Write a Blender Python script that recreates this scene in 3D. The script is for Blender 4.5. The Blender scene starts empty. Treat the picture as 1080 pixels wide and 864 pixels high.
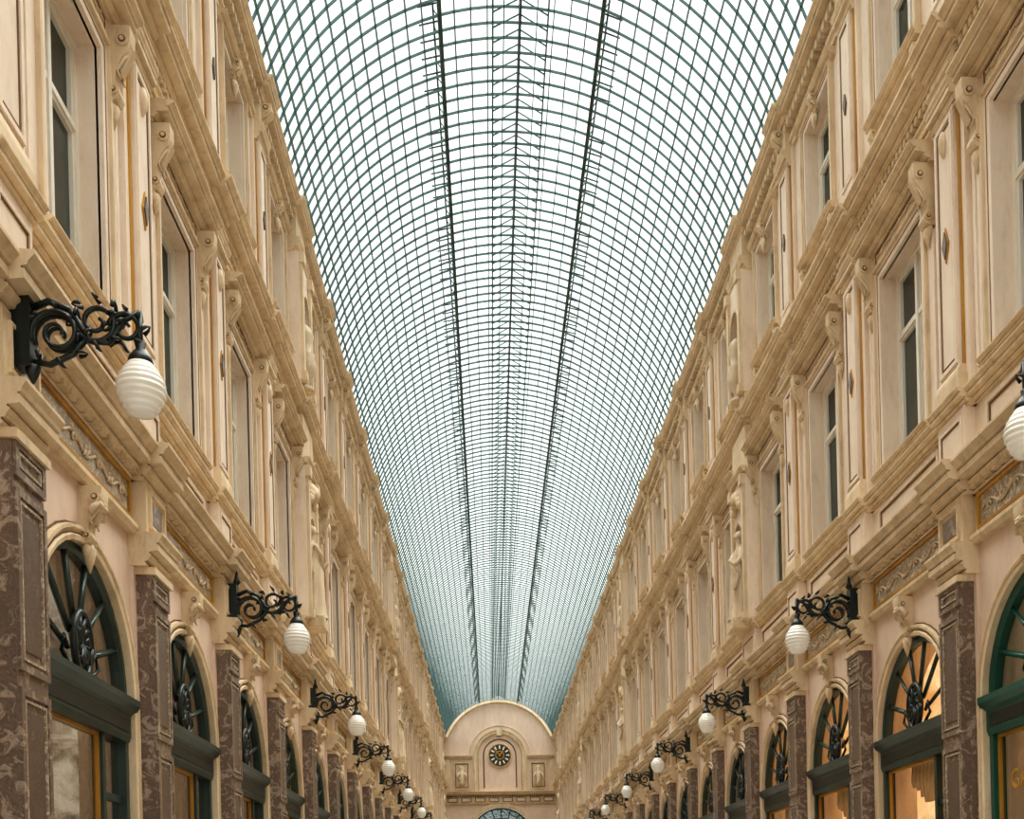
import bpy, bmesh, math, random
from mathutils import Matrix, Vector
random.seed(4)
S=bpy.context.scene
COL=S.collection
pi=math.pi
# ------------------------------------------------------------ materials
def lin(c):
    r=[]
    for x in c:
        x/=255.0
        r.append(x/12.92 if x<=0.04045 else ((x+0.055)/1.055)**2.4)
    return (r[0],r[1],r[2],1)
MATS={}
def newmat(name):
    m=bpy.data.materials.new(name); m.use_nodes=True
    MATS[name]=m
    return m,m.node_tree.nodes,m.node_tree.links,m.node_tree.nodes['Principled BSDF']
def stucco(name,c1,c2,scale=1.5,rough=.75,bump=.05,metal=0,streak=True,grime=0):
    m,n,l,b=newmat(name)
    tc=n.new('ShaderNodeNewGeometry')
    mp=n.new('ShaderNodeMapping'); mp.inputs['Scale'].default_value=(1,1,.35 if streak else 1)
    l.new(tc.outputs['Position'],mp.inputs['Vector'])
    no=n.new('ShaderNodeTexNoise'); no.inputs['Scale'].default_value=scale; no.inputs['Detail'].default_value=8
    no.inputs['Roughness'].default_value=.65
    l.new(mp.outputs[0],no.inputs['Vector'])
    r=n.new('ShaderNodeValToRGB'); r.color_ramp.elements[0].position=.35; r.color_ramp.elements[1].position=.68
    r.color_ramp.elements[0].color=lin(c1); r.color_ramp.elements[1].color=lin(c2)
    l.new(no.outputs['Fac'],r.inputs[0])
    last=r.outputs[0]
    if grime:
        n3=n.new('ShaderNodeTexNoise'); n3.inputs['Scale'].default_value=7; n3.inputs['Detail'].default_value=9; n3.inputs['Roughness'].default_value=.75
        l.new(mp.outputs[0],n3.inputs['Vector'])
        r2=n.new('ShaderNodeValToRGB'); r2.color_ramp.elements[0].position=.5; r2.color_ramp.elements[1].position=.75
        r2.color_ramp.elements[0].color=(0,0,0,1); r2.color_ramp.elements[1].color=(grime,grime,grime,1)
        l.new(n3.outputs['Fac'],r2.inputs[0])
        mx=n.new('ShaderNodeMixRGB'); l.new(r2.outputs[0],mx.inputs[0]); l.new(last,mx.inputs[1]); mx.inputs[2].default_value=lin((142,112,78))
        last=mx.outputs[0]
    l.new(last,b.inputs['Base Color'])
    b.inputs['Roughness'].default_value=rough; b.inputs['Metallic'].default_value=metal
    if bump:
        n2=n.new('ShaderNodeTexNoise'); n2.inputs['Scale'].default_value=30; n2.inputs['Detail'].default_value=4
        l.new(tc.outputs['Position'],n2.inputs['Vector'])
        bp=n.new('ShaderNodeBump'); bp.inputs['Strength'].default_value=bump*4; bp.inputs['Distance'].default_value=.01
        l.new(n2.outputs['Fac'],bp.inputs['Height']); l.new(bp.outputs[0],b.inputs['Normal'])
    return m
def marble(name,cols,scale=3,rough=.3):
    m,n,l,b=newmat(name)
    tc=n.new('ShaderNodeNewGeometry')
    no=n.new('ShaderNodeTexNoise'); no.inputs['Scale'].default_value=scale; no.inputs['Detail'].default_value=10
    no.inputs['Roughness'].default_value=.7; no.inputs['Distortion'].default_value=1.6
    l.new(tc.outputs['Position'],no.inputs['Vector'])
    r=n.new('ShaderNodeValToRGB')
    e=r.color_ramp.elements
    k=len(cols)
    e[0].position=.3; e[0].color=lin(cols[0]); e[1].position=.7; e[1].color=lin(cols[-1])
    for i in range(1,k-1):
        x=e.new(.3+.4*i/(k-1)); x.color=lin(cols[i])
    l.new(no.outputs['Fac'],r.inputs[0]); l.new(r.outputs[0],b.inputs['Base Color'])
    b.inputs['Roughness'].default_value=rough
def glassmat(name,tint,gfac,bump=0,rough=.03,back=None):
    m,n,l,b=newmat(name)
    n.remove(b)
    out=[x for x in n if x.type=='OUTPUT_MATERIAL'][0]
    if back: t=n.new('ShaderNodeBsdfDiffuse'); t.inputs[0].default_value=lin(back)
    else: t=n.new('ShaderNodeBsdfTransparent'); t.inputs[0].default_value=lin(tint)
    g=n.new('ShaderNodeBsdfGlossy'); g.inputs['Roughness'].default_value=rough; g.inputs[0].default_value=lin(tint)
    mx=n.new('ShaderNodeMixShader'); mx.inputs[0].default_value=gfac
    l.new(t.outputs[0],mx.inputs[1]); l.new(g.outputs[0],mx.inputs[2]); l.new(mx.outputs[0],out.inputs['Surface'])
    if bump:
        tc=n.new('ShaderNodeNewGeometry')
        n2=n.new('ShaderNodeTexNoise'); n2.inputs['Scale'].default_value=5; n2.inputs['Detail'].default_value=3
        l.new(tc.outputs['Position'],n2.inputs['Vector'])
        bp=n.new('ShaderNodeBump'); bp.inputs['Strength'].default_value=bump; bp.inputs['Distance'].default_value=.05
        l.new(n2.outputs['Fac'],bp.inputs['Height']); l.new(bp.outputs[0],g.inputs['Normal'])
def emis(name,c,s,c2=None,scale=3):
    m,n,l,b=newmat(name)
    b.inputs['Base Color'].default_value=lin([x*.45 for x in c])
    b.inputs['Emission Color'].default_value=lin(c)
    b.inputs['Emission Strength'].default_value=s
    if c2:
        tc=n.new('ShaderNodeNewGeometry')
        no=n.new('ShaderNodeTexNoise'); no.inputs['Scale'].default_value=scale; no.inputs['Detail'].default_value=7
        no.inputs['Distortion'].default_value=1
        l.new(tc.outputs['Position'],no.inputs['Vector'])
        r=n.new('ShaderNodeValToRGB'); r.color_ramp.elements[0].position=.38; r.color_ramp.elements[1].position=.62
        r.color_ramp.elements[0].color=lin(c); r.color_ramp.elements[1].color=lin(c2)
        l.new(no.outputs['Fac'],r.inputs[0]); l.new(r.outputs[0],b.inputs['Emission Color'])
stucco('wall_cream',(225,205,184),(239,222,204),grime=.25)
stucco('wall_pink',(216,190,170),(230,206,187),grime=.2)
stucco('trim_beige',(206,183,150),(230,208,176),scale=2.5,grime=.55)
stucco('trim_dark_shade',(104,76,44),(132,100,62),scale=2.5)  # dark trim; also paints crevice shade into the mouldings
stucco('gold_paint',(160,110,30),(196,148,56),rough=.45,bump=0)
stucco('stone_statue_mat',(200,178,148),(226,206,178),scale=6,bump=.1,grime=.4)
marble('marble_brown',[(74,58,48),(128,108,94),(102,84,72),(176,156,138),(118,98,84)],6)
marble('marble_dark',[(68,54,46),(110,92,80),(88,72,62),(144,124,110)],7)
marble('marble_grey',[(96,90,76),(190,180,158),(138,112,88),(216,208,188),(120,110,92)],8)
marble('floor_stone',[(128,118,106),(166,156,142),(146,136,124)],1.2,.35)
stucco('shop_green',(34,50,46),(58,74,68),rough=.35,bump=0)
stucco('shop_green_bright',(18,70,58),(28,88,74),rough=.35,bump=0)
stucco('iron_black',(16,24,22),(34,44,40),scale=20,rough=.4,bump=0)
stucco('paint_white',(222,214,200),(238,232,220),bump=0,rough=.5)
stucco('steel_teal',(58,88,90),(82,110,110),rough=.5,bump=0)
stucco('steel_dark',(34,50,52),(50,68,68),rough=.5,bump=0)
glassmat('roof_glass',(238,243,241),.05)
glassmat('glass_dim',(232,228,218),.3,bump=.3)
glassmat('glass_warm',(250,240,225),.15,bump=.1)
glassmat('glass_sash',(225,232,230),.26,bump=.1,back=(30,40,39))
emis('interior_warm_glow',(224,168,104),.85,(255,228,180),3)  # room walls glow: shop lamplight put into their emission
emis('interior_dim_glow',(124,108,90),.6,(222,210,190),2.5)  # glow and mottling imitate reflections in the fan glass
emis('interior_dark',(60,50,42),.1,(90,76,60),3)
emis('interior_teal_glow',(40,96,90),.4,(90,140,130),2)
emis('bulb_glow',(255,225,170),5)
m,n,l,b=newmat('opal_glass'); b.inputs['Base Color'].default_value=lin((236,232,222)); b.inputs['Roughness'].default_value=.2
b.inputs['Emission Color'].default_value=lin((255,246,230)); b.inputs['Emission Strength'].default_value=.06
stucco('clock_dark',(40,40,34),(60,58,48),bump=0)
# ------------------------------------------------------------ mesh builder
class MB:
    def __init__(s): s.v=[];s.f=[];s.m=[];s.sm=[];s.names=[]
    def mi(s,mat):
        if mat not in s.names: s.names.append(mat)
        return s.names.index(mat)
    def add(s,vs,fs,mat,smooth=False):
        o=len(s.v); s.v+=vs; k=s.mi(mat)
        for f in fs: s.f.append(tuple(o+i for i in f)); s.m.append(k); s.sm.append(smooth)
    def box(s,x0,x1,y0,y1,z0,z1,mat):
        s.add([(x0,y0,z0),(x1,y0,z0),(x1,y1,z0),(x0,y1,z0),(x0,y0,z1),(x1,y0,z1),(x1,y1,z1),(x0,y1,z1)],
              [(0,3,2,1),(4,5,6,7),(0,1,5,4),(1,2,6,5),(2,3,7,6),(3,0,4,7)],mat)
    def extr(s,prof,u0,u1,mat):
        n=len(prof)
        s.add([(p,u0,z) for p,z in prof]+[(p,u1,z) for p,z in prof],
              [(i,(i+1)%n,n+(i+1)%n,n+i) for i in range(n)]+[tuple(range(n)),tuple(range(2*n-1,n-1,-1))],mat)
    def prism(s,poly,p0,p1,mat):
        n=len(poly)
        s.add([(p0,u,z) for u,z in poly]+[(p1,u,z) for u,z in poly],
              [(i,(i+1)%n,n+(i+1)%n,n+i) for i in range(n)]+[tuple(range(n)),tuple(range(2*n-1,n-1,-1))],mat)
    def tube(s,pts,r,mat,n=6,r1=None):
        pts=[Vector(p) for p in pts]; N=len(pts); vs=[]
        if r1 is None:r1=r
        prev=None
        for i,p in enumerate(pts):
            t=(pts[min(i+1,N-1)]-pts[max(i-1,0)]).normalized()
            a=prev if prev is not None else (Vector((0,1,0)) if abs(t.y)<.9 else Vector((1,0,0)))
            a=(a-t*a.dot(t)).normalized(); prev=a; c=t.cross(a)
            rr=r+(r1-r)*i/(N-1)
            for k in range(n):
                th=2*pi*k/n; q=p+(a*math.cos(th)+c*math.sin(th))*rr; vs.append(tuple(q))
        fs=[(i*n+k,i*n+(k+1)%n,(i+1)*n+(k+1)%n,(i+1)*n+k) for i in range(N-1) for k in range(n)]
        fs+=[tuple(range(n)),tuple(range(N*n-1,(N-1)*n-1,-1))]
        s.add(vs,fs,mat,True)
    def lathe(s,prof,cx,cy,mat,n=24,smooth=True):
        N=len(prof); vs=[]
        for r,z in prof:
            for k in range(n):
                th=2*pi*k/n; vs.append((cx+r*math.cos(th),cy+r*math.sin(th),z))
        fs=[(i*n+k,i*n+(k+1)%n,(i+1)*n+(k+1)%n,(i+1)*n+k) for i in range(N-1) for k in range(n)]
        fs+=[tuple(range(n)),tuple(range(N*n-1,(N-1)*n-1,-1))]
        s.add(vs,fs,mat,smooth)
    def archsweep(s,a,zs,zb,prof,mat,seg=20,uc=0,legs=True):
        path=[]
        if legs: path.append((-1,0,zb-zs))
        for i in range(seg+1):
            th=pi-pi*i/seg; path.append((math.cos(th),math.sin(th),0))
        if legs: path.append((1,0,zb-zs))
        n=len(prof); vs=[]
        for nu,nz,dz in path:
            for dr,p in prof: vs.append((p,uc+nu*(a+dr),zs+dz+nz*(a+dr)))
        N=len(path)
        fs=[(i*n+k,i*n+(k+1)%n,(i+1)*n+(k+1)%n,(i+1)*n+k) for i in range(N-1) for k in range(n)]
        fs+=[tuple(range(n)),tuple(range(N*n-1,(N-1)*n-1,-1))]
        s.add(vs,fs,mat)
    def cornice(s,u0,u1,z0,z1,p0,pj,mat,groove_shade=True):
        h=z1-z0
        P=[(-.05,z0)]+[(p0+a*pj,z0+b*h) for a,b in [(.08,0),(.1,.08),(.02,.1),(.02,.14),(.2,.16),(.24,.24),(.34,.3),(.34,.36),(.26,.38),(.26,.42),(.74,.46),(.74,.64),(.66,.65),(.66,.69),(.8,.71),(.84,.8),(.95,.88),(1,.92),(1,1)]]+[(-.05,z1+.02)]
        s.extr(P,u0,u1,mat)
        if groove_shade and h>.15:  # dark strips put crevice shade into the cornice grooves
            s.box(p0-.02,p0+.025*pj+.005,u0+.002,u1-.002,z0+.09*h,z0+.15*h,'trim_dark_shade')
            s.box(p0-.02,p0+.27*pj,u0+.002,u1-.002,z0+.375*h,z0+.425*h,'trim_dark_shade')
            s.box(p0-.02,p0+.67*pj,u0+.002,u1-.002,z0+.65*h,z0+.69*h,'trim_dark_shade')
    def frame(s,u0,u1,z0,z1,w,p0,p1,mat,bottom=True):
        s.box(p0,p1,u0,u0+w,z0,z1,mat); s.box(p0,p1,u1-w,u1,z0,z1,mat)
        s.box(p0,p1,u0+w,u1-w,z1-w,z1,mat)
        if bottom: s.box(p0,p1,u0+w,u1-w,z0,z0+w,mat)
    def holewall(s,U,z0,z1,hu,h0,h1,mat,t=-.5,p=0):
        s.box(t,p,-U,-hu,z0,z1,mat); s.box(t,p,hu,U,z0,z1,mat)
        s.box(t,p,-hu,hu,z0,h0,mat); s.box(t,p,-hu,hu,h1,z1,mat)
    def mesh(s,name):
        me=bpy.data.meshes.new(name); me.from_pydata(s.v,[],s.f)
        for nm in s.names: me.materials.append(MATS[nm])
        me.polygons.foreach_set('material_index',s.m); me.polygons.foreach_set('use_smooth',s.sm)
        bm=bmesh.new(); bm.from_mesh(me); bmesh.ops.recalc_face_normals(bm,faces=bm.faces); bm.to_mesh(me); bm.free()
        me.update(); return me
def obj(name,me,loc=(0,0,0),rz=0,parent=None):
    o=bpy.data.objects.new(name,me); o.location=loc; o.rotation_euler=(0,0,rz); COL.objects.link(o)
    if parent: o.parent=parent
    return o
def empty(name):
    e=bpy.data.objects.new(name,None); COL.objects.link(e); return e
def spiral(c,r0,r1,a0,a1,n=22,u=0):
    out=[]
    for i in range(n+1):
        t=i/n; r=r0+(r1-r0)*t; a=math.radians(a0+(a1-a0)*t)
        out.append((c[0]+r*math.cos(a),u,c[1]+r*math.sin(a)))
    return out
# ------------------------------------------------------------ layout
XW=4.4; BAY=3.18; HB=BAY/2; Y0=8.36; K0=-5; K1=24; YEND=Y0+BAY*K1
A=1.18; ZS=3.74
def console(b,u,zt,h,d,w,mat):
    P=[(0,zt),(d,zt),(d,zt-.12*h),(d*.98,zt-.2*h),(d*.9,zt-.32*h),(d*.66,zt-.44*h),(d*.45,zt-.6*h),(d*.4,zt-.75*h),(d*.52,zt-.82*h),(d*.56,zt-.9*h),(d*.45,zt-.98*h),(d*.2,zt-h),(0,zt-h)]
    b.extr(P,u-w/2,u+w/2,mat)
    for c,r in (((d*.72,zt-.2*h),d*.24),((d*.36,zt-.87*h),d*.17)):
        pts=[(c[0]+r*math.cos(k*pi/5),c[1]+r*math.sin(k*pi/5)) for k in range(10)]
        b.extr(pts,u-w/2-.02,u+w/2+.02,mat)
        pts=[(c[0]+.6*r*math.cos(k*pi/4),c[1]+.6*r*math.sin(k*pi/4)) for k in range(8)]
        b.extr(pts,u-w/2-.026,u+w/2+.026,'trim_dark_shade')
        pts=[(c[0]+.35*r*math.cos(k*pi/4),c[1]+.35*r*math.sin(k*pi/4)) for k in range(8)]
        b.extr(pts,u-w/2-.035,u+w/2+.035,mat)
    b.extr([(d*.95,zt-.22*h),(d*1.08,zt-.3*h),(d*.9,zt-.42*h),(d*.6,zt-.62*h),(d*.55,zt-.55*h)],u-w/4,u+w/4,mat)
    for sg in(-1,1):
        b.tube([(d*.9,u,zt-.3*h),(d*.75,u+sg*w*.35,zt-.42*h),(d*.5,u+sg*w*.5,zt-.6*h),(d*.62,u+sg*w*.3,zt-.7*h)],.02,mat,5,.01)
    b.lathe([(.005,zt-h-.24),(.04,zt-h-.14),(.06,zt-h-.05),(.03,zt-h+.02)],.06,u,mat,8)
    for sg in(-1,1): b.lathe([(.005,zt-h-.13),(.03,zt-h-.08),(.04,zt-h-.03),(.02,zt-h+.02)],.05,u+sg*.05,mat,6)
# ---- bay mesh
WH=.68; W0=7.24; W1=9.8; V0=11.9; V1=13.9
def scroll_relief(b,u0,u1,zc,p,r,mat):
    # running vine relief: wave stem with leaf curls
    n=int((u1-u0)/(r*2.2)); L=(u1-u0)/n
    pts=[(p,u0+(u1-u0)*i/(n*6),zc+r*.45*math.sin(pi*i/6)) for i in range(n*6+1)]
    b.tube(pts,r*.13,mat,4)
    for k in range(n):
        uc=u0+L*(k+.5); sg=1 if k%2==0 else -1
        sp=[(p,uc+r*.5*(1-i/9)*math.cos(sg*i*.7),zc-sg*r*.15+r*.5*(1-i/9)*math.sin(sg*i*.7)) for i in range(9)]
        b.tube(sp,r*.13,mat,4,r*.08)
        b.tube([(p,uc-r*.4,zc+sg*r*.2),(p+.015,uc-r*.7,zc+sg*r*.5),(p,uc-r*.85,zc+sg*r*.7)],r*.16,mat,4,r*.03)
def make_bay():
    b=MB()
    for sg in (-1,1):
        b.box(-.5,0,min(sg*A,sg*HB),max(sg*A,sg*HB),0,5.45,'wall_pink')
    N=24
    for i in range(N):
        t0=pi-pi*i/N; t1=pi-pi*(i+1)/N
        ua,za,ub,zb=A*math.cos(t0),ZS+A*math.sin(t0),A*math.cos(t1),ZS+A*math.sin(t1)
        b.prism([(ua,za),(ub,zb),(ub,5.45),(ua,5.45)],-.5,0,'wall_pink')
    b.archsweep(A,ZS,0.0,[(-.02,-.12),(-.02,.05),(.02,.06),(.035,.035),(.07,.035),(.08,.06),(.11,.06),(.115,0),(.1,-.02)],'trim_beige')
    b.archsweep(A+.035,ZS,0.0,[(0,0),(0,.04),(.014,.04),(.014,0)],'trim_dark_shade')
    b.archsweep(A+.118,ZS,ZS,[(0,0),(0,.012),(.014,.012),(.014,0)],'trim_dark_shade',legs=False)
    console(b,0,5.40,.5,.2,.17,'trim_beige')
    b.tube([(.12,-.14,5.16),(.16,-.07,5.26),(.2,0,5.2),(.16,.07,5.26),(.12,.14,5.16)],.035,'trim_beige')
    # frieze
    b.box(-.5,.03,-HB,HB,5.45,5.98,'trim_beige')
    b.extr([(-.05,5.43),(.07,5.43),(.1,5.48),(.1,5.52),(-.05,5.54)],-HB,HB,'trim_beige')
    b.box(.03,.045,-1.1,1.1,5.58,5.9,'marble_grey')
    scroll_relief(b,-1.04,1.04,5.74,.055,.12,'stone_statue_mat')
    b.frame(-1.14,1.14,5.55,5.93,.035,.02,.07,'gold_paint')
    b.cornice(-HB,HB,5.96,6.32,.04,.28,'trim_beige')
    for k in range(18):
        u=-HB+BAY*(k+.5)/18; b.box(.0,.12,u-.05,u+.05,6.0,6.08,'trim_beige')
    # pedestal zone
    b.box(-.5,0,-HB,HB,6.3,7.0,'wall_cream')
    b.frame(-.98,.98,6.42,6.86,.05,-.01,.03,'wall_cream')
    b.frame(-.92,.92,6.48,6.8,.018,-.01,.015,'trim_dark_shade')
    b.cornice(-HB,HB,6.92,7.1,.02,.14,'trim_beige')
    # first floor wall
    b.holewall(HB,7.0,10.55,WH,W0,W1,'wall_cream')
    b.frame(-WH-.15,WH+.15,7.2,W1+.15,.15,-.02,.045,'wall_cream',False)
    b.frame(-WH-.18,WH+.18,7.2,W1+.18,.045,-.02,.08,'trim_beige',False)
    b.frame(-WH-.08,WH+.08,7.2,W1+.08,.014,-.02,.05,'trim_dark_shade',False)
    b.frame(-WH-.195,WH+.195,7.2,W1+.195,.015,-.02,.012,'trim_dark_shade',False)
    b.cornice(-WH-.22,WH+.22,7.1,7.24,.02,.14,'trim_beige')
    b.box(-.01,.05,-.95,.95,W1+.18,W1+.36,'trim_beige')
    b.frame(-.76,.76,W1+.2,W1+.35,.015,.03,.06,'trim_dark_shade')
    scroll_relief(b,-.72,.72,W1+.275,.06,.055,'trim_beige')
    b.cornice(-1.08,1.08,W1+.36,W1+.58,.06,.26,'trim_beige')
    for u in (-.94,.94):
        console(b,u,W1+.37,.72,.25,.16,'trim_beige')
        b.box(-.01,.035,u-.09,u+.09,7.28,W1-.4,'wall_cream')
    for sg in (-1,1):
        u0,u1=sorted((sg*1.08,sg*1.15)); b.box(-.01,.025,u0,u1,7.3,10.3,'wall_cream')
    # entablature 2
    b.extr([(-.5,10.5),(.05,10.5),(.05,10.56),(.08,10.56),(.08,10.63),(.11,10.65),(.11,10.68),(.03,10.7),(.03,10.84),(-.5,10.84)],-HB,HB,'trim_beige')
    b.box(0,.055,-HB,HB,10.55,10.565,'trim_dark_shade')
    b.box(0,.04,-HB,HB,10.7,10.76,'trim_dark_shade')  # painted shade band below the dentils
    for k in range(26):
        u=-HB+BAY*(k+.5)/26; b.box(.0,.12,u-.035,u+.035,10.77,10.85,'trim_beige')
    b.cornice(-HB,HB,10.84,11.12,.06,.27,'trim_beige')
    # second floor
    b.holewall(HB,11.1,14.22,.6,V0,V1,'wall_cream')
    b.box(-.01,.08,-HB,HB,11.1,11.4,'wall_cream')
    b.cornice(-HB,HB,11.38,11.5,.06,.08,'trim_beige')
    b.frame(-.74,.74,V0-.1,V1+.12,.13,-.02,.045,'wall_cream',False)
    b.frame(-.77,.77,V0-.1,V1+.15,.04,-.02,.08,'trim_beige',False)
    b.frame(-.68,.68,V0-.1,V1+.07,.014,-.02,.05,'trim_dark_shade',False)
    b.cornice(-.85,.85,V0-.16,V0,.02,.14,'trim_beige')
    b.cornice(-.88,.88,V1+.12,V1+.24,.04,.12,'trim_beige')
    console(b,0,V1+.16,.3,.16,.16,'trim_beige')
    for u in (-.72,.72): console(b,u,V0-.14,.28,.12,.12,'trim_beige')
    # top entablature
    b.extr([(-.5,14.16),(.05,14.16),(.05,14.24),(.09,14.26),(.09,14.32),(.03,14.34),(.03,14.5),(-.5,14.5)],-HB,HB,'trim_beige')
    b.box(0,.04,-HB,HB,14.34,14.42,'trim_dark_shade')  # dark band, shade painted under the dentil row
    for k in range(18):
        u=-HB+BAY*(k+.5)/18; b.box(.0,.16,u-.045,u+.045,14.44,14.55,'trim_beige')
    b.cornice(-HB,HB,14.54,14.85,.04,.26,'trim_beige')
    b.box(-.5,.12,-HB,HB,14.85,14.97,'trim_dark_shade')
    return b.mesh('facade_bay_mesh')
def breaks(b,w0,w1,w2):
    b.cornice(-w0,w0,5.96,6.33,.14,.28,'trim_beige')
    b.box(-.05,.13,-w0+.04,w0-.04,6.3,6.94,'wall_cream')
    b.frame(-w0+.1,w0-.1,6.42,6.84,.03,.12,.15,'wall_cream')
    b.frame(-w0+.135,w0-.135,6.455,6.805,.012,.12,.14,'trim_dark_shade')
    b.cornice(-w1-.07,w1+.07,6.92,7.11,.1,.14,'trim_beige')
    b.cornice(-w1-.04,w1+.04,10.84,11.13,.13,.27,'trim_beige')
    b.cornice(-w2-.04,w2+.04,14.54,14.86,.13,.25,'trim_beige')
    b.box(-.05,.26,-w2-.02,w2+.02,14.86,15.0,'trim_beige')
def ground_pil(b):
    b.box(-.05,.25,-.36,.36,0,.9,'marble_dark')
    b.box(-.05,.19,-.27,.27,.9,5.12,'marble_brown')
    b.box(-.05,.04,-.34,.34,0,5.12,'wall_pink')
    for z0,z1 in ((1.0,3.3),(3.42,4.72),(4.8,5.06)):
        b.frame(-.26,.26,z0,z1,.055,.18,.215,'marble_brown')
        b.frame(-.19,.19,z0+.08,z1-.08 if z1-z0>.4 else z1-.07,.018,.18,.21,'marble_grey')
        if z1-z0>.4: b.box(.18,.2,-.15,.15,z0+.16,z1-.16,'marble_dark')
    b.cornice(-.35,.35,5.12,5.45,.15,.18,'trim_beige')
    b.box(-.05,.24,-.3,.3,5.05,5.12,'trim_beige')
    b.box(-.05,.17,-.32,.32,5.45,5.98,'trim_beige')
    b.frame(-.25,.25,5.53,5.9,.03,.16,.2,'trim_beige')
    b.box(.16,.18,-.17,.17,5.6,5.82,'marble_brown')
def make_pil():
    b=MB(); ground_pil(b); breaks(b,.38,.33,.3)
    b.box(-.05,.07,-.38,.38,7.1,10.5,'wall_cream')
    b.box(-.05,.17,-.32,.32,7.1,7.3,'trim_beige'); b.extr([(-.05,7.3),(.17,7.3),(.16,7.36),(.14,7.4),(-.05,7.4)],-.3,.3,'trim_beige')
    b.box(-.05,.13,-.23,.23,7.38,10.3,'wall_cream')
    b.frame(-.22,.22,7.45,10.2,.045,.12,.15,'wall_cream')
    b.frame(-.165,.165,7.52,10.13,.014,.12,.14,'trim_dark_shade')
    for sg in(-1,1): b.box(.05,.09,sg*.265-.022,sg*.265+.022,7.4,10.25,'gold_paint')
    b.prism([(0,8.7),(.06,8.85),(0,9.0),(-.06,8.85)],.12,.16,'marble_dark')
    b.prism([(0,8.65),(.085,8.85),(0,9.05),(-.085,8.85)],.12,.145,'gold_paint')
    b.cornice(-.3,.3,10.22,10.5,.12,.11,'trim_beige')
    b.lathe([(.01,9.82),(.05,9.9),(.06,10.0),(.03,10.1)],.14,0,'trim_beige',8)
    b.extr([(-.05,10.48),(.14,10.48),(.14,10.56),(.17,10.56),(.17,10.63),(.2,10.65),(.2,10.68),(.14,10.7),(.14,10.84),(-.05,10.84)],-.31,.31,'trim_beige')
    b.box(-.05,.15,-.31,.31,11.1,11.5,'wall_cream')
    b.box(-.05,.06,-.34,.34,11.5,14.16,'wall_cream')
    b.box(-.05,.12,-.22,.22,11.5,13.9,'wall_cream')
    b.frame(-.21,.21,11.62,13.85,.045,.11,.14,'wall_cream')
    b.frame(-.16,.16,11.68,13.79,.014,.11,.13,'trim_dark_shade')
    for sg in(-1,1): b.box(.04,.08,sg*.255-.018,sg*.255+.018,11.5,13.95,'gold_paint')
    b.prism([(0,12.6),(.055,12.75),(0,12.9),(-.055,12.75)],.11,.145,'marble_dark')
    b.cornice(-.28,.28,13.88,14.14,.1,.12,'trim_beige')
    b.box(-.05,.15,-.27,.27,14.14,14.56,'trim_beige')
    console(b,0,14.57,.4,.3,.2,'trim_beige')
    return b.mesh('pilaster_mesh')
def niche(b,z0,zs,a,zt,W,p):
    for sg in(-1,1):
        u0,u1=sorted((sg*a,sg*W)); b.box(-.05,p,u0,u1,z0,zt,'wall_cream')
        u0,u1=sorted((sg*(W-.17),sg*(W-.02))); b.box(p,p+.06,u0,u1,z0+.15,zt-.2,'trim_beige')
        b.box(p,p+.1,u0-.02,u1+.02,zt-.2,zt,'trim_beige'); b.box(p,p+.1,u0-.02,u1+.02,z0,z0+.15,'trim_beige')
    N=12
    for i in range(N):
        t0=pi-pi*i/N;t1=pi-pi*(i+1)/N
        b.prism([(a*math.cos(t0),zs+a*math.sin(t0)),(a*math.cos(t1),zs+a*math.sin(t1)),(a*math.cos(t1),zt),(a*math.cos(t0),zt)],-.05,p,'wall_cream')
    b.archsweep(a,zs,z0,[(0,p-.02),(0,p+.04),(.05,p+.04),(.06,p-.02)],'trim_beige',14)
    b.box(-.05,.01,-a,a,z0,zt,'trim_dark_shade')
def make_pil_niche():
    b=MB(); ground_pil(b); breaks(b,.56,.55,.55)
    niche(b,7.1,8.75,.34,9.9,.56,.26)
    b.box(-.05,.5,-.3,.3,7.0,7.14,'trim_beige')
    b.cornice(-.58,.58,9.86,10.05,.2,.16,'trim_beige')
    b.extr([(-.05,10.05),(.24,10.05),(.24,10.84),(-.05,10.84)],-.55,.55,'trim_beige')
    for k in range(5):
        a0=pi*k/4; b.lathe([(.01,9.3+.14*math.sin(a0)),(.07,9.36+.14*math.sin(a0)),(.07,9.44+.14*math.sin(a0)),(.01,9.5+.14*math.sin(a0))],.3,.24*math.cos(a0),'trim_beige',8)
    b.lathe([(.01,9.4),(.12,9.46),(.15,9.56),(.1,9.68),(.02,9.76)],.3,0,'trim_beige',10)
    b.box(-.05,.22,-.55,.55,11.1,11.5,'trim_beige')
    niche(b,11.5,12.95,.32,13.85,.55,.24)
    b.cornice(-.58,.58,13.84,14.1,.14,.14,'trim_beige')
    b.box(-.05,.2,-.5,.5,14.1,14.56,'trim_beige')
    b.lathe([(.14,11.5),(.14,11.56),(.05,11.64),(.07,11.7),(.17,11.85),(.2,12.0),(.15,12.15),(.17,12.2),(.1,12.24),(.12,12.4),(.16,12.55),(.1,12.7),(.02,12.78)],.24,0,'stone_statue_mat',16)
    return b.mesh('niche_pilaster_mesh')
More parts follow.
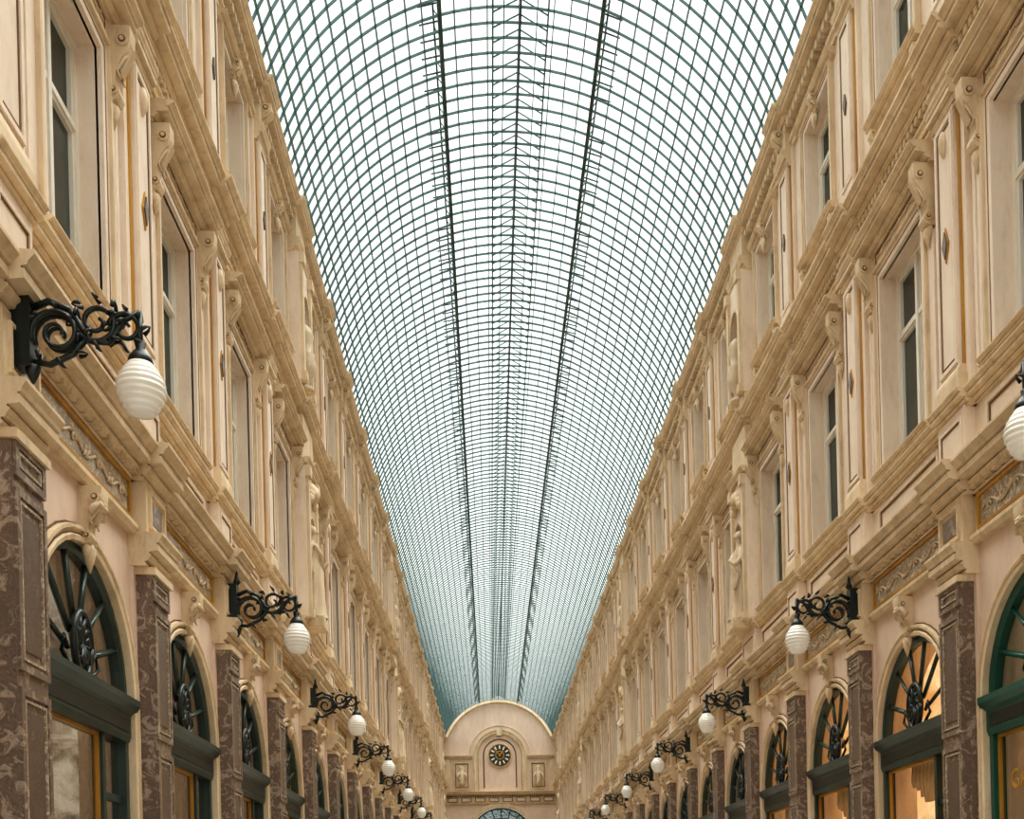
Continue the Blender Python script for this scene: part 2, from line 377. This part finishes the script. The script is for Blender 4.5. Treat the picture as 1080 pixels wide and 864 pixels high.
# ---- shop windows
def make_shop(kind):
    b=MB(); fr='shop_green_bright' if kind=='teal' else 'shop_green'
    gl={'dim':'glass_dim','warm':'glass_warm','teal':'glass_warm'}[kind]
    inn={'dim':'interior_dim_glow','warm':'interior_warm_glow','teal':'interior_teal_glow'}[kind]
    g=-.1
    b.archsweep(A-.1,ZS,ZS-.02,[(0,g-.04),(0,g+.05),(.03,g+.08),(.09,g+.08),(.1,g-.04)],fr,24)
    N=7
    for i in range(1,N):
        th=pi*i/N
        b.tube([(g+.03,.26*math.cos(th),ZS+.05+.42*math.sin(th)),(g+.03,(A-.09)*math.cos(th),ZS+(A-.09)*math.sin(th))],.03,fr,4)
    pts=[]
    for k in range(25):
        th=2*pi*k/24; pts.append((g+.08,.2*math.cos(th),ZS+.3+.28*math.sin(th)))
    b.tube(pts,.032,'iron_black',6)
    pts=[(g+.08,.11*math.cos(2*pi*k/16),ZS+.3+.16*math.sin(2*pi*k/16)) for k in range(17)]
    b.tube(pts,.026,'iron_black',5)
    for k in range(10):
        th=2*pi*k/10
        b.tube([(g+.08,.02*math.cos(th),ZS+.3+.02*math.sin(th)),(g+.09,.1*math.cos(th+.5),ZS+.3+.13*math.sin(th+.5)),(g+.08,.18*math.cos(th),ZS+.3+.26*math.sin(th))],.022,'iron_black',5)
    for sg in(-1,1):
        b.tube([(g+.06,sg*.24,ZS+.05),(g+.06,sg*.42,ZS+.16),(g+.06,sg*.36,ZS+.3),(g+.06,sg*.28,ZS+.2)],.02,'iron_black',5)
    pl=[((A-.04)*math.cos(pi*k/24),ZS+(A-.04)*math.sin(pi*k/24)) for k in range(25)]
    b.add([(g,u,z) for u,z in pl],[tuple(range(25))],gl)
    # transom
    t=ZS-3.85
    b.extr([(g-.1,3.46+t),(-.01,3.46+t),(.01,3.52+t),(.01,3.72+t),(.05,3.75+t),(.09,3.81+t),(.09,3.87+t),(.02,3.9+t),(g-.1,3.9+t)],-A-.02,A+.02,fr)
    b.box(.0,.02,-A+.1,A-.1,3.55+t,3.68+t,'iron_black')
    zt=3.46+t
    for u in (-A+.05,A-.05):
        b.box(g-.06,g+.08,u-.05,u+.05,0,zt,fr)
    b.box(g-.04,g+.06,.5,.57,0,zt,fr)
    b.box(g-.04,g+.05,-A+.1,A-.1,0,.55,fr)
    b.box(g-.02,g+.03,.57,A-.1,2.75,2.82,fr)
    b.frame(-A+.1,.5,.55,zt,.03,g-.01,g+.03,'gold_paint')
    b.add([(g,-A+.05,.5),(g,A-.05,.5),(g,A-.05,zt+.01),(g,-A+.05,zt+.01)],[(0,1,2,3)],gl)
    # interior: fan mezzanine with shallow curtain wall, shop room below; surfaces glow in place of lamplight
    b.box(-.95,-.9,-1.5,1.5,3.48,5.2,inn)
    b.box(-2.1,-2.0,-1.5,1.5,0,5.2,inn)
    for sg in(-1,1):
        u0,u1=sorted((sg*1.5,sg*1.55)); b.box(-2.1,-.5,u0,u1,0,5.2,inn)
    b.box(-2.1,-.5,-1.5,1.5,5.2,5.25,inn)
    b.box(-2.0,-.5,-1.5,1.5,3.4,3.48,'interior_warm_glow' if kind=='warm' else 'interior_dim_glow')
    b.box(-2.1,-.5,-1.5,1.5,-.05,0,'interior_dark')
    for z in (1.2,1.8,2.4): b.box(-1.98,-1.6,-1.3,1.3,z,z+.04,'trim_dark_shade')
    for z in (1.24,1.84,2.44):
        for k in range(7):
            u=-1.1+.36*k; b.lathe([(.07,z),(.08,z+.1),(.05,z+.2),(.03,z+.3)],-1.78,u,'gold_paint' if k%2 else 'paint_white',8)
    if kind!='dim':
        for i in range(2):
            for k in range(5):
                b.lathe([(.02,3.26),(.05,3.3),(.04,3.38),(.03,3.4)],-.7-.6*i,-1+.5*k,'bulb_glow',8)
        for k in range(16):
            u=-1.04+2.08*(k+.5)/16; b.tube([(-.42,u,3.4),(-.4,u,3.2),(-.42,u,3.0+.12*math.cos(k*.9))],.06,'trim_beige',6,.05)
    return b.mesh('shop_window_mesh_'+kind)
def make_sash(hw,z0,z1,name):
    b=MB(); g=-.24
    b.frame(-hw-.0,hw+.0,z0,z1,.07,g-.04,g+.06,'paint_white')
    b.box(g-.02,g+.07,-.035,.035,z0+.07,z1-.07,'paint_white')
    zm=z0+(z1-z0)*.68
    b.box(g-.02,g+.06,-hw+.07,hw-.07,zm-.03,zm+.03,'paint_white')
    for sg in(-1,1):
        u0,u1=sorted((sg*.04,sg*(hw-.07))); b.frame(u0,u1,z0+.07,zm-.03,.035,g-.01,g+.04,'paint_white'); b.frame(u0,u1,zm+.03,z1-.07,.035,g-.01,g+.04,'paint_white')
    b.box(g-.12,g,-hw,hw,z0,z1,'glass_sash')
    b.tube([(-.1,-hw,z0+.22),(-.1,hw,z0+.22)],.014,'iron_black',5)
    return b.mesh(name)
# ---- lamp
def make_lamp():
    b=MB(); M='iron_black'; z=5.70
    b.box(.15,.29,-.07,.07,z-.34,z+.24,M)
    b.lathe([(.01,z+.22),(.05,z+.27),(.03,z+.32),(.015,z+.4),(.005,z+.42)],.28,0,M,8)
    b.lathe([(.01,z-.44),(.04,z-.38),(.06,z-.32),(.02,z-.3)],.28,0,M,8)
    for du in(-.03,.03):
        b.tube(spiral((.46,z-.08),.18,.03,200,-380,34,du),.022,M,6,.012)
    b.tube(spiral((.73,z+.02),.155,.03,-150,420,34),.024,M,6,.014)
    b.tube(spiral((.93,z-.02),.12,.03,170,-330,26),.021,M,6,.012)
    b.tube([(.27,0,z+.1),(.4,0,z+.16),(.55,0,z+.1),(.68,0,z-.12),(.82,0,z-.13),(.92,0,z+.04),(1.03,0,z+.1)],.026,M,6,.02)
    b.tube([(.27,0,z-.28),(.4,0,z-.3),(.56,0,z-.22),(.66,0,z-.1)],.022,M,6)
    for cx,cz,r,a0 in ((.46,-.08,.19,0),(.73,.02,.16,40),(.93,-.02,.12,80)):
        for k in range(8):
            a=math.radians(a0+k*45); c=Vector((cx+r*math.cos(a),0,z+cz+r*math.sin(a)))
            d=Vector((math.cos(a+.8),0,math.sin(a+.8)))*.07
            b.tube([c-Vector((0,.04,0)),c+d*.6+Vector((0,-.03,0)),c+d],.018,M,5,.004)
            b.tube([c+Vector((0,.04,0)),c+d*.6+Vector((0,.03,0)),c+d],.018,M,5,.004)
    X=1.03
    b.tube([(X,0,z+.1),(X,0,z-.18)],.022,M,6)
    b.lathe([(.01,z-.1),(.04,z-.13),(.03,z-.17),(.05,z-.19),(.08,z-.23),(.09,z-.27),(.08,z-.28)],X,0,M,16)
    P=[(.075,z-.27)]
    n=32; H=.36
    for i in range(n+1):
        t=i/n; r=.085+.085*math.sin(min(1,t/.5)*pi/2) if t<.5 else .17-.075*((t-.5)/.5)**1.8
        r+=.005*(1 if i%4<2 else -1)
        P.append((r,z-.28-H*t))
    P.append((.05,z-.28-H-.015)); P.append((.01,z-.28-H-.02))
    b.lathe(P,X,0,'opal_glass',28)
    return b.mesh('wall_lamp_mesh')
# ---- statue
def make_statue():
    V=[(0,0,.95),(0,0,1.12),(0,0,1.32),(0,0,1.46),(.02,0,1.54),(.03,0,1.66),(.03,0,1.75),
       (.02,.17,1.4),(.06,.26,1.2),(.2,.24,1.08),(.3,.18,1.2),
       (.02,-.17,1.4),(-.0,-.26,1.18),(.04,-.27,.96),(.08,-.25,.84),
       (.02,.1,.88),(.08,.12,.5),(.03,.13,.1),(.14,.13,.04),
       (.0,-.1,.88),(.02,-.11,.48),(-.02,-.11,.1),(.1,-.13,.04)]
    R=[.16,.13,.16,.1,.06,.1,.075, .075,.06,.05,.035, .075,.06,.05,.035, .11,.09,.07,.05, .11,.09,.07,.05]
    E=[(0,1),(1,2),(2,3),(3,4),(4,5),(5,6),(3,7),(7,8),(8,9),(9,10),(3,11),(11,12),(12,13),(13,14),(0,15),(15,16),(16,17),(17,18),(0,19),(19,20),(20,21),(21,22)]
    me=bpy.data.meshes.new('st'); me.from_pydata(V,E,[]); o=bpy.data.objects.new('st',me); COL.objects.link(o)
    o.modifiers.new('s','SKIN')
    for i,r in enumerate(R): me.skin_vertices[0].data[i].radius=(r,r)
    me.skin_vertices[0].data[0].use_root=True
    ss=o.modifiers.new('ss','SUBSURF'); ss.levels=2; ss.render_levels=2
    dg=bpy.context.evaluated_depsgraph_get(); ev=o.evaluated_get(dg); m2=bpy.data.meshes.new_from_object(ev)
    b=MB()
    b.add([tuple(v.co) for v in m2.vertices],[tuple(p.vertices) for p in m2.polygons],'stone_statue_mat',True)
    bpy.data.objects.remove(o)
    vs=[];n=40;L=[(1.42,.12,.17),(1.3,.16,.2),(1.12,.14,.17),(.98,.18,.21),(.7,.2,.23),(.4,.21,.25),(.15,.23,.27),(.06,.25,.29)]
    for j,(z,rx,ry) in enumerate(L):
        for k in range(n):
            th=2*pi*k/n; f=1+.07*min(1,j/3)*math.sin(9*th+j*.25)
            vs.append((.03+rx*f*math.cos(th),ry*f*math.sin(th),z))
    fs=[(i*n+k,i*n+(k+1)%n,(i+1)*n+(k+1)%n,(i+1)*n+k) for i in range(len(L)-1) for k in range(n)]
    b.add(vs,fs,'stone_statue_mat',True)
    b.tube([(.1,-.2,1.4),(.2,-.05,1.25),(.2,.12,1.05),(.12,.22,.9),(.2,.2,.6)],.05,'stone_statue_mat',8,.03)
    b.lathe([(.02,1.6),(.1,1.64),(.115,1.72),(.09,1.8),(.02,1.84)],.01,0,'stone_statue_mat',14)
    b.tube([(.12,0,1.72),(.15,0,1.68),(.125,0,1.665)],.014,'stone_statue_mat',5)
    b.box(-.2,.26,-.26,.26,0,.06,'stone_statue_mat')
    return b.mesh('statue_mesh')
bay=make_bay(); pil=make_pil(); piln=make_pil_niche()
shops={k:make_shop(k) for k in('dim','warm','teal')}
sash1=make_sash(WH,W0,W1,'sash_mesh_tall'); sash2=make_sash(.6,V0,V1,'sash_mesh_short')
lamp=make_lamp(); statue=make_statue()
wn=0
for side,sx,rz in (('left',-1,0),('right',1,pi)):
    W=empty('wall_'+side)
    for k in range(K0,K1):
        yc=Y0+BAY*(k+.5)
        obj('facade_bay_%d'%(k-K0+1),bay,(sx*XW,yc,0),rz,W)
        if side=='left': kind='dim' if k not in(3,) else 'warm'
        else: kind={0:'teal',1:'warm',2:'warm',3:'warm'}.get(k,'dim' if k%3==1 else ('warm' if k%3==2 else 'dim'))
        if k>=-2:
            obj('arched_shop_window',shops[kind],(sx*XW,yc,0),rz)
            wn+=1; obj('window_%d'%wn,sash1,(sx*XW,yc,0),rz)
            wn+=1; obj('window_%d'%wn,sash2,(sx*XW,yc,0),rz)
    for k in range(K0,K1+1):
        y=Y0+BAY*k
        nic=k in(4,10,16,22)
        obj('pilaster_%d'%(k-K0+1),piln if nic else pil,(sx*XW,y if k<K1 else y-.1,0),rz,W)
        if nic: obj('stone_statue',statue,(sx*(XW-.24),y,7.14),rz)
        if k%2==0 and -2<=k<K1:
            if k==0: obj('wall_lamp',lamp,(sx*XW,y-.1 if sx<0 else y-.2,.26 if sx<0 else .05),rz)
            else: obj('wall_lamp',lamp,(sx*XW,y-.1,0 if k<4 else -.08),rz)
    b=MB(); y0=Y0+BAY*K0
    b.box(-2.4,-2.2,y0,YEND,0,15,'wall_cream'); b.box(-2.4,-.4,y0,YEND,14.9,15,'wall_cream')
    obj('back_shell',b.mesh('shell_'+side),(sx*XW,0,0),0,W) if side=='left' else obj('back_shell',b.mesh('shell_'+side),(sx*XW,Y0+BAY*K0+YEND,0),pi,W)
# ------------------------------------------------------------ roof
RW=4.2; ZSP=14.87; RISE=2.9; R=(RW*RW+RISE*RISE)/(2*RISE); ZC=ZSP+RISE-R; TH=math.asin(RW/R)
def arc(t,r=0): return ((R+r)*math.sin(t),ZC+(R+r)*math.cos(t))
ROOF=empty('ceiling')
YS=Y0+BAY*K0; NC=36; DY=.35
b=MB()
ny=int((YEND-YS)/DY)
for j in range(ny+1):
    y=YS+.05+j*DY; vs=[]
    for i in range(NC+1):
        t=-TH+2*TH*i/NC
        for dr,dy in((-.045,-.009),(-.045,.009),(0,.009),(0,-.009)):
            x,z=arc(t,dr); vs.append((x,y+dy,z))
    fs=[(i*4+k,i*4+(k+1)%4,(i+1)*4+(k+1)%4,(i+1)*4+k) for i in range(NC) for k in range(4)]
    b.add(vs,fs,'steel_teal')
obj('glazing_ribs',b.mesh('glazing_ribs'),parent=ROOF)
b=MB()
def longbar(b,t,w,d,mat,r0=0):
    ct,st=math.cos(t),math.sin(t); cx,cz=arc(t,r0)
    vs=[]
    for y in(YS,YEND):
        for a,c in((-w/2,-d),(w/2,-d),(w/2,0),(-w/2,0)):
            vs.append((cx+ct*a+st*c,y,cz-st*a+ct*c))
    b.add(vs,[(0,1,5,4),(1,2,6,5),(2,3,7,6),(3,0,4,7),(0,1,2,3),(4,5,6,7)],mat)
for i in range(NC+1):
    longbar(b,-TH+2*TH*i/NC,.019,.04,'steel_teal',.0)
obj('purlins',b.mesh('purlins'),parent=ROOF)
b=MB(); TR=math.asin(1.45/R)
for sg in(-1,1):
    longbar(b,sg*TR,.05,.09,'steel_dark',.02)
    longbar(b,sg*(TR+.012),.03,.03,'steel_dark',.2)
    for j in range(int((YEND-YS)/.2)):
        y=YS+.1+j*.2
        x0,z0=arc(sg*TR,.12); x1,z1=arc(sg*(TR+.07),.22)
        if j%2==0: b.tube([(x0,y,z0),(x1,y+.1,z1)],.02,'steel_dark',4)
        else: b.tube([(arc(sg*TR,0)[0],y,arc(sg*TR,0)[1]),(arc(sg*(TR+.012),.2)[0],y,arc(sg*(TR+.012),.2)[1])],.013,'steel_dark',4)
obj('maintenance_rails',b.mesh('maintenance_rails'),parent=ROOF)
b=MB(); za=ZSP+RISE+.28
longbar(b,0,.035,.07,'steel_dark',.02)
b.box(-.02,.02,YS,YEND,za-.03,za,'steel_dark')
for sg in(-1,1):
    longbar(b,sg*math.asin(.5/R),.03,.05,'steel_teal',.03)
for j in range(ny):
    y=YS+.22+j*DY
    for sg in(-1,1):
        x0,z0=arc(sg*math.asin(.5/R),.02); b.tube([(x0,y,z0),(0,y,za)],.018,'steel_teal',4)
    b.tube([(0,y,za),(0,y,ZSP+RISE)],.014,'steel_dark',4)
obj('ridge_lantern',b.mesh('ridge_lantern'),parent=ROOF)
b=MB(); vs=[]
for i in range(NC+1):
    x,z=arc(-TH+2*TH*i/NC,.012); vs+= [(x,YS,z),(x,YEND,z)]
b.add(vs,[(2*i,2*i+2,2*i+3,2*i+1) for i in range(NC)],'roof_glass')
obj('roof_glazing',b.mesh('roof_glazing'),parent=ROOF)
# ------------------------------------------------------------ end wall
b=MB(); OW=2.5; OZ=6.9
xs=[-4.4+8.8*i/88 for i in range(89)]
def ztop(u):
    return ZSP if abs(u)>=RW else ZC+math.sqrt(max(0,R*R-u*u))-.0
def zbot(u): return 0 if abs(u)>=OW-.001 else OZ+math.sqrt(OW*OW-u*u)
for i in range(88):
    u0,u1=xs[i],xs[i+1]
    if max(abs(u0),abs(u1))>OW+.001 : zb0=zb1=0
    else: zb0,zb1=(zbot(u0) if abs(u0)<OW else OZ),(zbot(u1) if abs(u1)<OW else OZ)
    b.prism([(u0,zb0),(u1,zb1),(u1,ztop(u1)),(u0,ztop(u0))],-.5,0,'wall_pink')
b.archsweep(OW,OZ,0,[(-.02,-.1),(-.02,.08),(.1,.12),(.3,.12),(.34,0)],'trim_beige',30)
for z0,z1,pj in((9.55,9.75,.12),(10.2,10.6,.4),(6.6,6.9,.25)):
    if z0<9: 
        b.cornice(-4.3,-OW-.1,z0,z1,.05,pj,'trim_beige'); b.cornice(OW+.1,4.3,z0,z1,.05,pj,'trim_beige')
    else: b.cornice(-4.3,4.3,z0,z1,.05,pj,'trim_beige')
b.box(-.02,.06,-4.3,4.3,9.75,10.2,'trim_beige')
for k in range(50):
    u=-4.1+8.2*k/49; b.box(0,.18,u-.05,u+.05,10.2,10.3,'trim_dark_shade')
for k in range(8):
    u=-3.7+7.4*k/7; b.box(0,.09,u-.38,u+.38,9.8,10.14,'trim_dark_shade'); b.box(0,.11,u-.32,u+.32,9.85,10.09,'wall_cream')
for sg in(-1,1):
    u0,u1=sorted((sg*2.12,sg*4.2)); b.cornice(u0,u1,13.1,13.4,.05,.2,'trim_beige')
b.archsweep(1.6,13.4,10.6,[(0,-.02),(0,.12),(.06,.18),(.12,.12),(.28,.14),(.34,.22),(.4,.22),(.42,0)],'trim_beige',30)
b.archsweep(1.66,13.4,10.6,[(0,0),(0,.19),(.03,.19),(.03,0)],'trim_dark_shade',30)
b.archsweep(1.2,13.4,10.9,[(0,-.02),(0,.05),(.06,.08),(.1,0)],'trim_dark_shade',24)
b.archsweep(2.3,13.4,13.4,[(0,-.02),(0,.06),(.06,.06),(.08,0)],'trim_beige',30,legs=False)
N=40; prof=[(-.02,-.02),(-.02,.14),(-.2,.2),(-.26,.1),(-.26,-.02)]
vs=[]
for i in range(N+1):
    t=-TH+2*TH*i/N
    for dr,p in prof: x,z=arc(t,dr-.06); vs.append((p,x,z))
n=len(prof)
b.add(vs,[(i*n+k,i*n+(k+1)%n,(i+1)*n+(k+1)%n,(i+1)*n+k) for i in range(N) for k in range(n)],'trim_beige')
for u in(-2.95,2.95):
    b.frame(u-.62,u+.62,10.8,12.9,.1,-.01,.12,'trim_beige'); b.box(.0,.03,u-.5,u+.5,10.95,12.75,'trim_beige'); b.frame(u-.5,u+.5,10.92,12.78,.05,.0,.06,'trim_dark_shade')
    b.lathe([(.05,11.05),(.3,11.15),(.2,11.4),(.28,11.8),(.22,12.1),(.12,12.2),(.17,12.4),(.12,12.58),(.02,12.62)],.06,u,'stone_statue_mat',12)
    b.tube([(.2,u-.2,12.05),(.25,u-.36,11.8),(.3,u-.2,11.55)],.07,'stone_statue_mat',6)
    b.tube([(.2,u+.2,12.05),(.25,u+.36,11.8),(.25,u+.4,11.45)],.07,'stone_statue_mat',6)
for u in(-4.05,-1.85,1.85,4.05):
    b.box(-.02,.14,u-.2,u+.2,10.6,13.1,'trim_beige')
for i in range(3):
    b.prism([(-.2+.03*i,14.9),(.2-.03*i,14.9),(.26,15.5),(-.26,15.5)],0,.2+.05*i,'trim_beige')
obj('wall_end',b.mesh('wall_end'),(0,YEND-.05,0),-pi/2)
b=MB()
b.archsweep(OW-.15,OZ,0,[(0,-.3),(0,-.2),(.12,-.2),(.12,-.3)],'shop_green_bright',30)
b.archsweep(OW-.9,OZ,OZ,[(0,-.3),(0,-.2),(.08,-.2),(.08,-.3)],'shop_green_bright',30,legs=False)
for i in range(1,10):
    th=pi*i/10; b.tube([(-.25,.6*math.cos(th),OZ+.6*math.sin(th)),(-.25,(OW-.1)*math.cos(th),OZ+(OW-.1)*math.sin(th))],.04,'shop_green_bright',4)
b.box(-.32,-.18,-OW,OW,OZ-.2,OZ+.05,'shop_green_bright')
pl=[((OW-.05)*math.cos(pi*k/30),OZ+(OW-.05)*math.sin(pi*k/30)) for k in range(31)]
b.add([(-.28,u,z) for u,z in pl],[tuple(range(31))],'glass_sash')
obj('arched_passage_window',b.mesh('arched_passage_window'),(0,YEND-.05,0),-pi/2)
# clock
b=MB()
def disc(b,r,p0,p1,mat,n=36): b.prism([(r*math.cos(2*pi*k/n),r*math.sin(2*pi*k/n)) for k in range(n)],p0,p1,mat)
disc(b,.98,0,.08,'trim_beige'); disc(b,.88,.05,.14,'gold_paint'); disc(b,.82,.1,.16,'clock_dark'); disc(b,.34,.15,.18,'gold_paint'); disc(b,.28,.16,.19,'clock_dark')
for k in range(12):
    a=2*pi*k/12; c,s_=math.cos(a),math.sin(a)
    q=lambda r,w:(r*c-w*s_, r*s_+w*c)
    b.prism([q(.48,-.045),q(.74,-.06),q(.74,.06),q(.48,.045)],.15,.18,'paint_white')
for a,L,w in((.9,.55,.05),(2.3,.72,.035)):
    c,s_=math.cos(a),math.sin(a); q=lambda r,w:(r*c-w*s_, r*s_+w*c)
    b.prism([q(-.1,-w),q(L,-w*.4),q(L,w*.4),q(-.1,w)],.19,.22,'gold_paint')
obj('wall_clock',b.mesh('wall_clock'),(0,YEND-.08,13.4),-pi/2)
# ------------------------------------------------------------ floor
b=MB(); b.box(-XW-2.4,XW+2.4,YS,YEND+8,-.2,0,'floor_stone')
obj('floor',b.mesh('floor'))
tx=bpy.data.curves.new('sign','FONT'); tx.body='GALERIE'; tx.size=.28; tx.extrude=.006; tx.materials.append(MATS['gold_paint'])
to=bpy.data.objects.new('shop_sign_lettering',tx); COL.objects.link(to); to.location=(XW+.07,10.75,2.75); to.rotation_euler=(pi/2,0,-pi/2)
# ------------------------------------------------------------ light
w=bpy.data.worlds.new('World'); S.world=w; w.use_nodes=True
bg=w.node_tree.nodes['Background']; bg.inputs[0].default_value=lin((248,250,248)); bg.inputs[1].default_value=1.45
sd=bpy.data.lights.new('sky_fill','SUN'); sd.energy=9; sd.angle=math.radians(75); sd.color=(1,.985,.95)  # wide overhead lamp added to lift the walls under an overcast sky
so=bpy.data.objects.new('sky_fill_lamp',sd); COL.objects.link(so); so.rotation_euler=(math.radians(-10),math.radians(4),0); so.location=(0,20,30)
# ------------------------------------------------------------ camera
F=1146
PPX,PPY=645,954
cd=bpy.data.cameras.new('camera'); cam=bpy.data.objects.new('camera',cd); COL.objects.link(cam); S.camera=cam
cd.sensor_fit='HORIZONTAL'; cd.sensor_width=36; cd.lens=F/1080*36; cd.shift_y=(PPY-432)/1080; cd.shift_x=-(PPX-540)/1080; cd.clip_end=400
yaw=.11; roll=-.025
cam.matrix_world=Matrix.Translation((-.92,0,1.65))@Matrix.Rotation(-yaw,4,'Z')@Matrix.Rotation(pi/2,4,'X')@Matrix.Rotation(roll,4,'Z')
S.view_settings.view_transform='Standard'; S.view_settings.exposure=.15
for lk in ('Medium High Contrast','High Contrast'):
    try: S.view_settings.look=lk; break
    except Exception as e: print('look',e)
